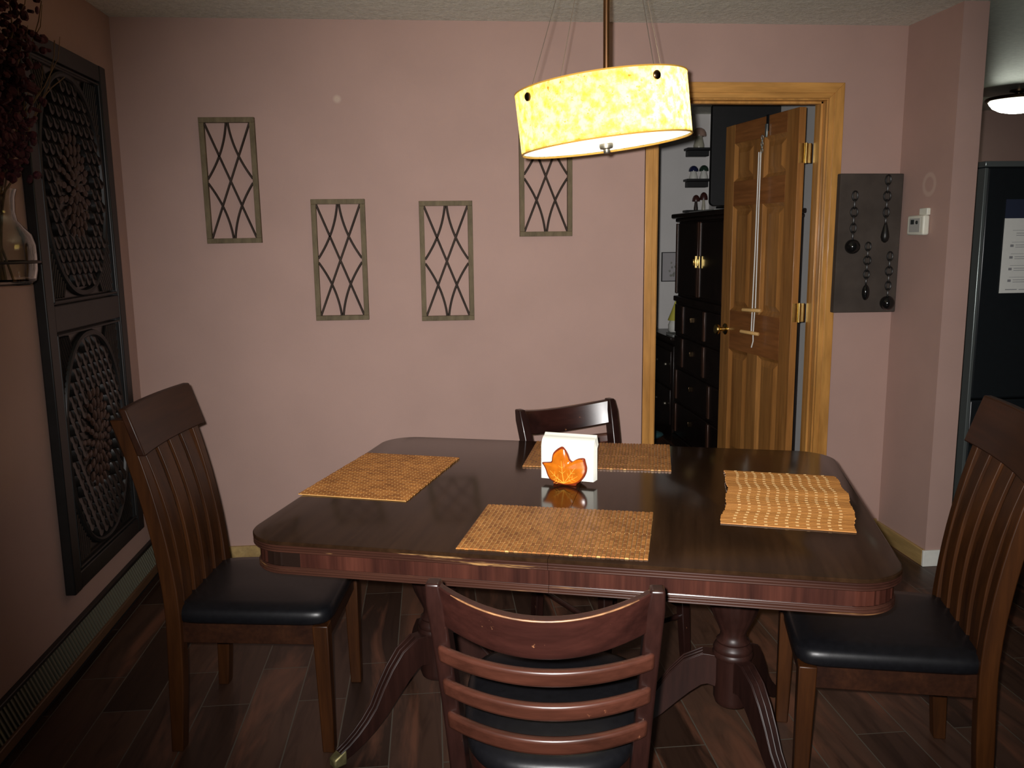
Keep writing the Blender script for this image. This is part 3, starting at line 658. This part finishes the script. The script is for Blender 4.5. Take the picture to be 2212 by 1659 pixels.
# ------------------------------------------------------------------ table
TX, TY, TR, TL, TW, TZ = .407, 2.342, -.2994, 1.530, 1.117, .760
tb = thing('dining_table', 'dark polished double pedestal dining table with worn reeded edge', 'table', (TX, TY, 0), TR)
def half(sx, off, r=.115, z=0, ripple=0):
    l, w, rr = TL/2+off, TW/2+off, r+off; g = .0005; pts = [(g, -w)]
    for (cx, cy, a0) in ((l-rr, -w+rr, -90), (l-rr, w-rr, 0)):
        for i in range(25):
            a = rad(a0+90*i/24); q = rr + (ripple*abs(math.sin(a*18)) if 0 < i < 24 else 0)
            pts.append((cx+q*math.cos(a), cy+q*math.sin(a)))
    pts.append((g, w))
    return [(sx*x, y, z) for x, y in pts]
for sx in (1, -1):
    MB().loft([half(sx, -.004, z=.7505), half(sx, 0, z=.7515), half(sx, 0, z=.7575), half(sx, -.0018, z=.7595), half(sx, -.004, z=TZ)]).build('tabletop', M['top'], tb, angle=30)
    pr_ = [(-.004,.7503)]
    for k in range(3):
        zc = .7475-k*.0062
        pr_ += [(-.0045,zc+.0028),(-.0015,zc+.0018),(-.0004,zc),(-.0015,zc-.0018),(-.0045,zc-.0028)]
    pr_ += [(-.012,.7305)]
    MB().loft([half(sx, o, z=z) for o, z in pr_]).build('edge_moulding', M['edge'], tb, angle=30)
    MB().loft([half(sx, -.018, z=.7304, ripple=.0), half(sx, -.018, z=.728, ripple=.003), half(sx, -.018, z=.694, ripple=.003), half(sx, -.018, z=.692)]).build('apron', M['apron'], tb, angle=30)
    pr_ = [(-.016,.6918)]
    for k in range(3):
        zc = .688-k*.0062
        pr_ += [(-.0155,zc+.0028),(-.0125,zc+.0016),(-.0115,zc),(-.0125,zc-.0016),(-.0155,zc-.0028)]
    pr_ += [(-.03,.671)]
    MB().loft([half(sx, o, z=z) for o, z in pr_]).build('apron_moulding', M['edge2'], tb, angle=30)
for sx in (-1, 1):
    a = sx*.44
    MB().lathe([(.012,.145),(.046,.150),(.051,.165),(.051,.285),(.055,.292),(.057,.300),(.052,.307),(.055,.315),(.052,.323),(.044,.332),(.047,.338),(.038,.346),(.036,.362),(.044,.385),(.060,.42),(.072,.46),(.077,.50),(.075,.54),(.062,.575),(.048,.590),(.060,.60),(.060,.672)], 64, T(a, 0, 0),
               rmod=lambda t, z: 1+.045*abs(math.cos(t*9)) if .37 < z < .57 else 1).build('pedestal', M['tleg'], tb, angle=50)
    MB().box(a-.11, a+.11, -.36, .36, .655, .70).build('pedestal_block', M['tleg'], tb, bevel=.003)
    for ang in ((180, 63, -63) if sx > 0 else (0, 126, -126)):
        # sabre leg: profile in (r, z) with depth
        ctr = [(.040,.245,.090),(.075,.250,.088),(.110,.234,.082),(.145,.200,.074),(.180,.158,.063),(.215,.112,.049),(.250,.080,.042),(.285,.055,.036),(.320,.036,.031),(.350,.024,.027)]
        lp = []; top_ = []
        for i, (r, z, dp) in enumerate(ctr):
            k0, k1 = ctr[max(i-1,0)], ctr[min(i+1,len(ctr)-1)]
            t_ = Vector((k1[0]-k0[0], k1[1]-k0[1])).normalized(); nn = Vector((-t_.y, t_.x)); w = .023-.008*i/9
            up = Vector((r, z))+nn*dp*.55; dn = Vector((r, z))-nn*dp*.5
            if dn.y < .001: dn.y = .001
            lp.append([(dn.x, -w, dn.y), (dn.x, w, dn.y), (up.x, w, up.y), (up.x, -w, up.y)]); top_.append((up, w))
        lm = T(a, 0, 0) @ RZ(rad(ang)); lg = MB(); lg.loft(lp, lm)
        for q in (-.8, 0, .8):
            lg.tube([(u.x, w*q, u.y+.0005) for u, w in top_[1:]], .0028, 6, lm)
        lo = lg.build('leg', M['tleg'], tb, bevel=.003)
        e = MB(); (r, z, dp) = ctr[-1]
        e.loft([[(r-.012,-.018,.0005),(r-.012,.018,.0005),(r-.012,.018,.046),(r-.012,-.018,.046)], [(r+.028,-.016,.0005),(r+.028,.016,.0005),(r+.028,.016,.026),(r+.028,-.016,.026)]], lm)
        e.build('foot_cap', M['oldbrass'], lo, bevel=.005)

# ------------------------------------------------------------------ placemats
def placemat(label, cx, cy, rz, wx=.46, wy=.33, wav=0, mat='bamboo', z0=TZ):
    m = MB(); pitch = .0105; n = 2*int(wx/pitch/2); wx = n*pitch; rnd = random.Random(int(cx*1000))
    for i in range(n):
        u = (i+.5)/n; x = -wx/2+i*pitch; dy = rnd.uniform(-.0012, .0012); dz = 0
        if wav:
            dy += -wav*math.sin(PI*u) + .25*wav*math.sin(u*19); dz = .006*math.sin(PI*u)+.0016*(1+math.sin(u*24))*math.sin(PI*u)
        a, b = -wy/2+dy, wy/2+dy; g = .0006
        prof = [(x+g,.0004),(x+pitch-g,.0004),(x+pitch-g,.0026),(x+pitch*.75,.0040),(x+pitch*.25,.0040),(x+g,.0026)]
        m.loft([[(p, a, q+dz) for p, q in prof], [(p, b, q+dz) for p, q in prof]])
    for yy in (-wy*.33, 0, wy*.33):
        pts = []
        for i in range(n+1):
            u = i/n; dz = 0; dy = 0
            if wav: dy = -wav*math.sin(PI*u) + .25*wav*math.sin(u*19); dz = .006*math.sin(PI*u)+.0016*(1+math.sin(u*24))*math.sin(PI*u)
            pts.append((-wx/2+u*n*pitch, yy+dy, .0015+dz))
        m.tube(pts, .0009, 5)
    o = m.build('placemat', M[mat], smooth=False, loc=(cx, cy, z0+.0003), rot=(0, 0, rz))
    if wav:
        d = MB()
        for i in range(n):
            u = (i+.5)/n; dy = -wav*math.sin(PI*u) + .25*wav*math.sin(u*19); dz = .006*math.sin(PI*u)+.0016*(1+math.sin(u*24))*math.sin(PI*u)
            for k in range(-5, 6):
                if (i+k) % 2: continue
                x, y = -wx/2+i*pitch, k*.025+dy
                d.box(x+.0015, x+pitch-.002, y-.0038, y+.0038, .0035+dz, .0046+dz)
        d.build('weft_stitching', M['thread'], o, smooth=False)
    return tag(o, label, 'placemat', 'bamboo placemats on the dining table')
placemat('brown bamboo placemat at the table end before the black carved wall panel', -.157, 2.560, rad(70.5), .50, .325)
placemat('brown bamboo placemat in front of the ladder-back chair nearest the camera', .299, 1.995, rad(-16.6), .46, .335)
placemat('wavy bamboo placemat with light dashes at the door end of table', .938, 2.174, rad(70), .505, .318, .012, 'bamboo_lit')
placemat('brown bamboo placemat behind the napkin holder', .536, 2.704, rad(-14.8), .478, .336)

# ------------------------------------------------------------------ napkin holder and napkins
NH = (.372, 2.385); NR = rad(-25)
nh = thing('napkin_holder', 'glossy orange maple leaf ceramic napkin holder on the dark table', 'napkin holder', (NH[0], NH[1], TZ), NR)
raw = [(620,868),(575,845),(552,800),(540,755),(525,722),(503,693),(560,687),(592,682),(594,640),(604,600),(640,562),(683,535),(712,570),(733,610),(745,652),(766,668),(795,645),(825,632),(868,628),(876,665),(888,712),(884,755),(866,800),(830,845),(785,872),(700,885)]
KX = .000319; lf = [((x-695)*KX*1.13, (885-y)*KX*1.05+.0015) for x, y in raw]
def smooth_loop(pts, it=2):
    for _ in range(it):
        q = []
        for i in range(len(pts)):
            a, b = Vector(pts[i]), Vector(pts[(i+1) % len(pts)]); q += [tuple(a*.78+b*.22), tuple(a*.22+b*.78)]
        pts = q
    return pts
lf = smooth_loop(lf, 2); cxm, czm = .0, .052
def lloop(s, y): return [(cxm+(x-cxm)*s, y, czm+(z-czm)*s) for x, z in lf]
def leafplate(y0, sgn, parent, nm):
    p = MB(); p.loft([lloop(.90, y0+sgn*-.0105), lloop(.70, y0+sgn*-.0142), lloop(.34, y0+sgn*-.0165), lloop(.05, y0+sgn*-.017)], caps=True)
    p.loft([lloop(.88, y0), lloop(.90, y0+sgn*-.0105)], caps=True)
    o = p.build(nm, M['leafo'], parent, angle=70)
    r = MB(); r.loft([lloop(.97, y0), lloop(1.0, y0+sgn*-.004), lloop(.975, y0+sgn*-.0085), lloop(.93, y0+sgn*-.0102), lloop(.885, y0+sgn*-.0106)], caps=True)
    r.build('leaf_rim', M['leafr'], o, angle=70)
    return o
fl = leafplate(-.005, 1, nh, 'front_leaf'); leafplate(.050, -1, nh, 'back_leaf')
MB().box(-.035, .035, -.006, .051, .0005, .010).build('base', M['leafr'], nh, bevel=.003)
vn = MB(); b0 = (.002, -.0185, .010)
for tip, br_ in (((-.008,.098), 1), ((.044,.070), 1), ((-.048,.052), 1), ((.050,.038), 0), ((-.036,.022), 0)):
    tipv = Vector((tip[0], -.0195, tip[1])); bv = Vector(b0)
    vn.tube([bv + (tipv-bv)*(u*.84) + Vector((0, -.0045*math.sin(PI*u), 0)) for u in [k/6 for k in range(7)]], [.0016-.0011*k/6 for k in range(7)], 6)
    for u in (.4, .62):
        for s in (-1, 1):
            q = bv+(tipv-bv)*u*.84; d = (tipv-bv).normalized(); sd = Vector((-d.z, 0, d.x))*s
            vn.tube([q+Vector((0,-.004,0)), q+(d*.5+sd*.6)*.016+Vector((0,-.0032,0))], [.0009,.0004], 5)
vn.build('leaf_veins', M['vein'], fl)
nw = .158
for i in range(7):
    k = i*.0042; pts = []
    R_ = .030-k
    zt = .136-k; y0 = .004+k
    z0 = .014
    pts = [(y0, z0 + (zt-R_-z0)*u) for u in (0, .33, .66, 1)]
    for q in range(1, 9):
        a = PI - (PI/2)*q/8; pts.append((y0+R_+R_*math.cos(a), zt-R_+R_*math.sin(a)))
    yend = .044
    if pts[-1][0] < yend-.003: pts.append(((pts[-1][0]+yend)/2, zt+.004)); pts.append((yend, zt+.007))
    m = MB(); m.sweep([(0, y, z) for y, z in pts], [(-.0017,-nw/2),(.0017,-nw/2),(.0017,nw/2),(-.0017,nw/2)], (1, 0, 0))
    o = m.build('paper_napkin', M['napkin'], loc=(NH[0], NH[1], TZ), rot=(0, 0, NR), bevel=.0006, seg=1)
    sh = RZ(NR) @ Vector((.006+.0006*i, 0, 0)); o.location.x += sh.x; o.location.y += sh.y
    tag(o, 'white folded paper napkin standing in the orange leaf holder', 'napkin', 'napkins in the leaf holder')

# ------------------------------------------------------------------ chairs
def slat_chair(label, loc, rz):
    t = thing('slat_back_chair', label, 'chair', loc, rz, 'slat back dining chairs')
    def cushion():
        m = MB(); rows = []
        n = 40
        def outline(sc_, z):
            o = []
            for i in range(n):
                a = 2*PI*i/n; c, s = math.cos(a), math.sin(a); q = 9
                x = math.copysign(abs(c)**(2/q), c); y = math.copysign(abs(s)**(2/q), s)
                hw = (.205 + .022*(y+1)/2)
                o.append((x*hw*sc_, (y*.232)*sc_ + .014, z))
            return o
        m.loft([outline(.97,.394), outline(1.0,.402), outline(1.004,.418), outline(.99,.431), outline(.95,.440), outline(.75,.447), outline(.3,.450), outline(.05,.450)])
        return m
    cushion().build('seat', M['leather'], t, angle=80)
    fm = MB()
    fm.box(-.185, .185, .207, .230, .333, .395); fm.box(-.172, .172, -.208, -.186, .333, .395)
    for s in (-1, 1): fm.loft([[(s*.175,-.19,.333),(s*.197,-.19,.333),(s*.197,-.19,.395),(s*.175,-.19,.395)], [(s*.190,.212,.333),(s*.212,.212,.333),(s*.212,.212,.395),(s*.190,.212,.395)]])
    fm.build('seat_frame', M['oakh'], t, bevel=.002)
    for s in (-1, 1):
        m = MB(); m.loft([[(s*.200-.018,.205,0),(s*.200+.018,.205,0),(s*.200+.018,.240,0),(s*.200-.018,.240,0)], [(s*.203-.023,.195,.395),(s*.203+.023,.195,.395),(s*.203+.023,.240,.395),(s*.203-.023,.240,.395)]])
        m.build('leg', M['oak'], t, bevel=.003)
    def backy(z):   # back profile
        if z < .42: return -.205 - .018*(1-z/.42)**1.4
        u = (z-.42)/.6; return -.205 - .030*u - .090*u*u
    for s in (-1, 1):
        lo = []
        for k in range(21):
            z = .99*k/20; dp = .043 if z > .2 else .034+.009*z/.2; y = backy(z); wv = .019 if z > .45 else .0215
            lo.append([(s*.192-wv, y-dp/2, z), (s*.192+wv, y-dp/2, z), (s*.192+wv, y+dp/2, z), (s*.192-wv, y+dp/2, z)])
        MB().loft(lo).build('back_leg', M['oak'], t, bevel=.003)
    cr = MB(); path = []
    for k in range(17):
        x = -.221+.442*k/16; path.append((x, backy(.95)+.030-.016*(1-(x/.221)**2), .955))
    slope = (backy(1.02)-backy(.90))/.12
    lo = []
    for i, (x, y, z) in enumerate(path):
        lo.append([(x, y-.012-slope*.064, .891), (x, y+.012-slope*.064, .891), (x, y+.011+slope*.068, 1.023), (x, y-.011+slope*.068, 1.023)])
    cr.loft(lo); cr.build('crest_rail', M['oakh'], t, bevel=.004)
    for xs in (-.126, -.042, .042, .126):
        lo = []
        for k in range(19):
            z = .395+.515*k/18; y = backy(z)+.006+.010*math.sin(PI*k/18)
            lo.append([(xs-.030, y-.006, z), (xs+.030, y-.006, z), (xs+.030, y+.006, z), (xs-.030, y+.006, z)])
        MB().loft(lo).build('back_slat', M['oak'], t, bevel=.002)
    return t
sc1 = slat_chair('brown slat-back chair with black seat standing beside the black carved wall panel', (-.530, 2.560, 0), rad(-96.5))
dup(sc1, (1.192, 2.085, 0), rad(73.5), 'brown slat-back chair with black seat in front of the black refrigerator')

def ladder_chair(label, loc, rz):
    t = thing('ladder_back_chair', label, 'chair', loc, rz, 'ladder back dining chairs')
    def outline(sc_, z, n=44):
        o = []
        for i in range(n):
            a = 2*PI*i/n; c, s = math.cos(a), math.sin(a); q = 3.4
            x = math.copysign(abs(c)**(2/q), c); y = math.copysign(abs(s)**(2/q), s)
            o.append((x*(.150+.064*((y+1)/2)**.6)*sc_, y*.242*sc_-.020, z))
        return o
    MB().loft([outline(.97,.446), outline(1.0,.456), outline(1.0,.470), outline(.97,.482), outline(.88,.490), outline(.6,.495), outline(.25,.497), outline(.04,.4975)]).build('seat', M['leather'], t, angle=80)
    MB().loft([outline(.90,.395), outline(.955,.40), outline(.975,.440), outline(.965,.447)]).build('seat_frame', M['cherry'], t, angle=50)
    for s in (-1, 1):
        m = MB(); m.loft([[(s*.172-.015,.185,0.008),(s*.172+.015,.185,.008),(s*.172+.015,.214,.008),(s*.172-.015,.214,.008)], [(s*.160-.020,.158,.40),(s*.160+.020,.158,.40),(s*.160+.020,.196,.40),(s*.160-.020,.196,.40)]])
        lg = m.build('leg', M['cherryv'], t, bevel=.004)
        MB().lathe([(.017,0),(.017,.009)], 14, T(s*.172, .1995, 0)).build('foot_glide', M['plastic'], lg)
    def by(z):
        if z < .45: return -.208-.030*(1-z/.45)
        u = (z-.45)/.41; return -.208-.040*u-.046*u*u
    def bx(z): return .172+.028*max(0, (z-.40)/.46)
    for s in (-1, 1):
        lo = []
        for k in range(22):
            z = .86*k/21; zz = z
            dp = .046 if z > .3 else .036+.01*z/.3; wv = .0165
            if k == 21: dp *= .72; wv *= .8
            y = by(z); x = s*bx(z)
            lo.append([(x-wv, y-dp/2, zz), (x+wv, y-dp/2, zz), (x+wv, y+dp/2, zz), (x-wv, y+dp/2, zz)])
        MB().loft(lo).build('back_leg', M['cherryv'], t, bevel=.005, seg=3)
    def curved(z0, z1, bow, xe, th, name, drop=0, yo=0, bev=.004, mt='cherry'):
        lo = []; N = 24; zc = (z0+z1)/2; sl = (by(z1)-by(z0))/(z1-z0)
        for k in range(N+1):
            u = -1+2*k/N; x = u*xe; y = by(zc)+yo-bow*(1-u*u); dz = -drop*(1-u*u)
            lo.append([(x, y-th/2+sl*(z0-zc), z0+dz), (x, y+th/2+sl*(z0-zc), z0+dz), (x, y+th/2+sl*(z1-zc), z1+dz), (x, y-th/2+sl*(z1-zc), z1+dz)])
        return MB().loft(lo).build(name, M[mt], t, bevel=bev, seg=3)
    cr = curved(.772, .856, .072, .190, .024, 'crest_rail', .026, -.004)
    wl = MB(); zc = .814; sl = (by(.856)-by(.772))/.084
    wl.tube([(u*.190, by(zc)-.004-.072*(1-u*u)-.0115+sl*.041, .8545-.026*(1-u*u)) for u in [-.86+1.74*k/20 for k in range(21)]], [.0006]+[.0017]*19+[.0006], 6)
    wl.build('worn_edge', M['worn'], cr)
    for z in (.712, .637, .562):
        curved(z-.018, z+.018, .058, bx(z)+.008, .021, 'back_slat', .012, -.020, .008, 'cherry_lit')
    st_ = MB()
    st_.tube([(-.166,.185,.17),(.166,.185,.17)], .010, 10)
    for s in (-1, 1): st_.tube([(s*.168,.185,.20),(s*.172,-.22,.20)], .010, 10)
    st_.build('stretcher', M['cherryv'], t)
    return t
lc = ladder_chair('dark cherry ladder-back chair seen from behind in front of the table', (.243, 1.722, 0), rad(-11.3))
dup(lc, (.611, 2.838, 0), rad(204.6), 'dark cherry ladder-back chair against the back wall, facing the camera behind the napkins')

# ------------------------------------------------------------------ pendant lamp
LX, LY = .478, 2.340
lp_ = thing('pendant_lamp', 'lit drum pendant lamp with mottled amber shell shade over the dining table', 'pendant lamp', (LX, LY, H))
def LP(x, y, z): return (x-LX, y-LY, z-H)
tilt = Matrix.Translation(LP(LX, LY, 1.713)) @ RY(rad(-6.4)) @ RX(rad(-.5))
RS, HS = .228, .156
shm = MB(); n = 96; shm.loft([[(RS*math.cos(2*PI*i/n), RS*math.sin(2*PI*i/n), z) for i in range(n)] for z in (0, HS*.33, HS*.66, HS)], tilt, caps=False)
shade = shm.build('lamp_shade', M['shade'], lp_, angle=180)
so = shade.modifiers.new('thick', 'SOLIDIFY'); so.thickness = .0025
shade.modifiers.remove(so)
rm = MB()
for z in (0, HS): rm.tube([tilt @ Vector((RS*math.cos(2*PI*i/72), RS*math.sin(2*PI*i/72), z)) for i in range(72)], .0022, 6, closed=True)
rm.build('shade_rim', flat('amber_rim', (.55,.30,.05), .4), lp_)
MB().lathe([(.002,.004),(RS-.004,.004),(RS-.004,.008),(.002,.008)], 72, tilt).build('diffuser', M['diffuser'], lp_)
MB().lathe([(.018,.0038),(.019,-.002),(.017,-.009),(.009,-.011),(.009,-.019),(.0065,-.022),(.001,-.023)], 20, tilt).build('finial', M['nickel'], lp_)
MB().tube([LP(LX-.003, LY, H-.02), LP(LX, LY, 1.722)], .0085, 16).build('stem_rod', M['rod'], lp_)
MB().lathe([(.065,-.001),(.065,-.010),(.055,-.022),(.014,-.028)], 32).build('ceiling_canopy', M['rod'], lp_)
for a in (-65, 25, 115, 205):
    ca, sa = math.cos(rad(a)), math.sin(rad(a))
    p1 = tilt @ Vector(((RS-.004)*ca, (RS-.004)*sa, HS-.02)); p0_ = Vector((.055*ca, .055*sa, -.02))
    MB().tube([p0_, p1], .0010, 6).build('cable', M['cable'], lp_)
    MB().lathe([(.011,0),(.011,.004),(.008,.007),(.002,.008)], 18, tilt @ T(RS*ca, RS*sa, HS-.024) @ RZ(rad(a)) @ RY(rad(90))).build('button', M['bronze'], lp_)
for (bx_, by_) in ((.09, -.075), (.02, .10), (-.09, -.03)):
    l = bpy.data.lights.new('bulb', 'POINT'); l.energy = (2.3 if bx_ > .05 else .4); l.color = (1, .86, .55); l.shadow_soft_size = .025
    o = bpy.data.objects.new('bulb', l); C.objects.link(o); o.parent = lp_; o.location = tilt @ Vector((bx_, by_, HS*.5))

# ------------------------------------------------------------------ camera, flash, world
CF, CYAW, CP, CR, CH = 1849.66, .0922, .1673, -.0119, 1.4664
cam = bpy.data.cameras.new('camera'); co_ = bpy.data.objects.new('camera', cam); C.objects.link(co_)
cam.sensor_width = 36; cam.lens = CF/2212*36; cam.clip_start = .02
f = Vector((math.sin(CYAW)*math.cos(CP), math.cos(CYAW)*math.cos(CP), -math.sin(CP))); r = Vector((math.cos(CYAW), -math.sin(CYAW), 0)); u = r.cross(f)
r2 = r*math.cos(CR)+u*math.sin(CR); u2 = u*math.cos(CR)-r*math.sin(CR)
mw = Matrix(((r2.x, u2.x, -f.x, 0), (r2.y, u2.y, -f.y, 0), (r2.z, u2.z, -f.z, CH), (0, 0, 0, 1)))
co_.matrix_world = mw; sc.camera = co_
fl_ = bpy.data.lights.new('camera_flash', 'SPOT'); fl_.energy = 432; fl_.color = (1, .97, .95); fl_.spot_size = rad(80.5); fl_.spot_blend = 1.0; fl_.shadow_soft_size = .012
fo = bpy.data.objects.new('camera_flash', fl_); C.objects.link(fo)
fp = Vector((0, 0, CH)) - r2*.028 + u2*.024
fd = (f + r2*.11 - u2*.01).normalized()
q_ = fd.to_track_quat('-Z', 'Y'); fo.rotation_euler = q_.to_euler(); fo.location = fp
w = bpy.data.worlds.new('world'); sc.world = w; w.use_nodes = True
w.node_tree.nodes['Background'].inputs['Color'].default_value = (1, .92, .85, 1); w.node_tree.nodes['Background'].inputs['Strength'].default_value = .02
vs_ = sc.view_settings; sc.display_settings.display_device = 'sRGB'; vs_.view_transform = 'Standard'; vs_.look = 'None'; vs_.exposure = 0; vs_.gamma = 1; vs_.use_curve_mapping = False
sc.cycles.max_bounces = 8; sc.cycles.sample_clamp_indirect = 4; sc.cycles.use_denoising = True
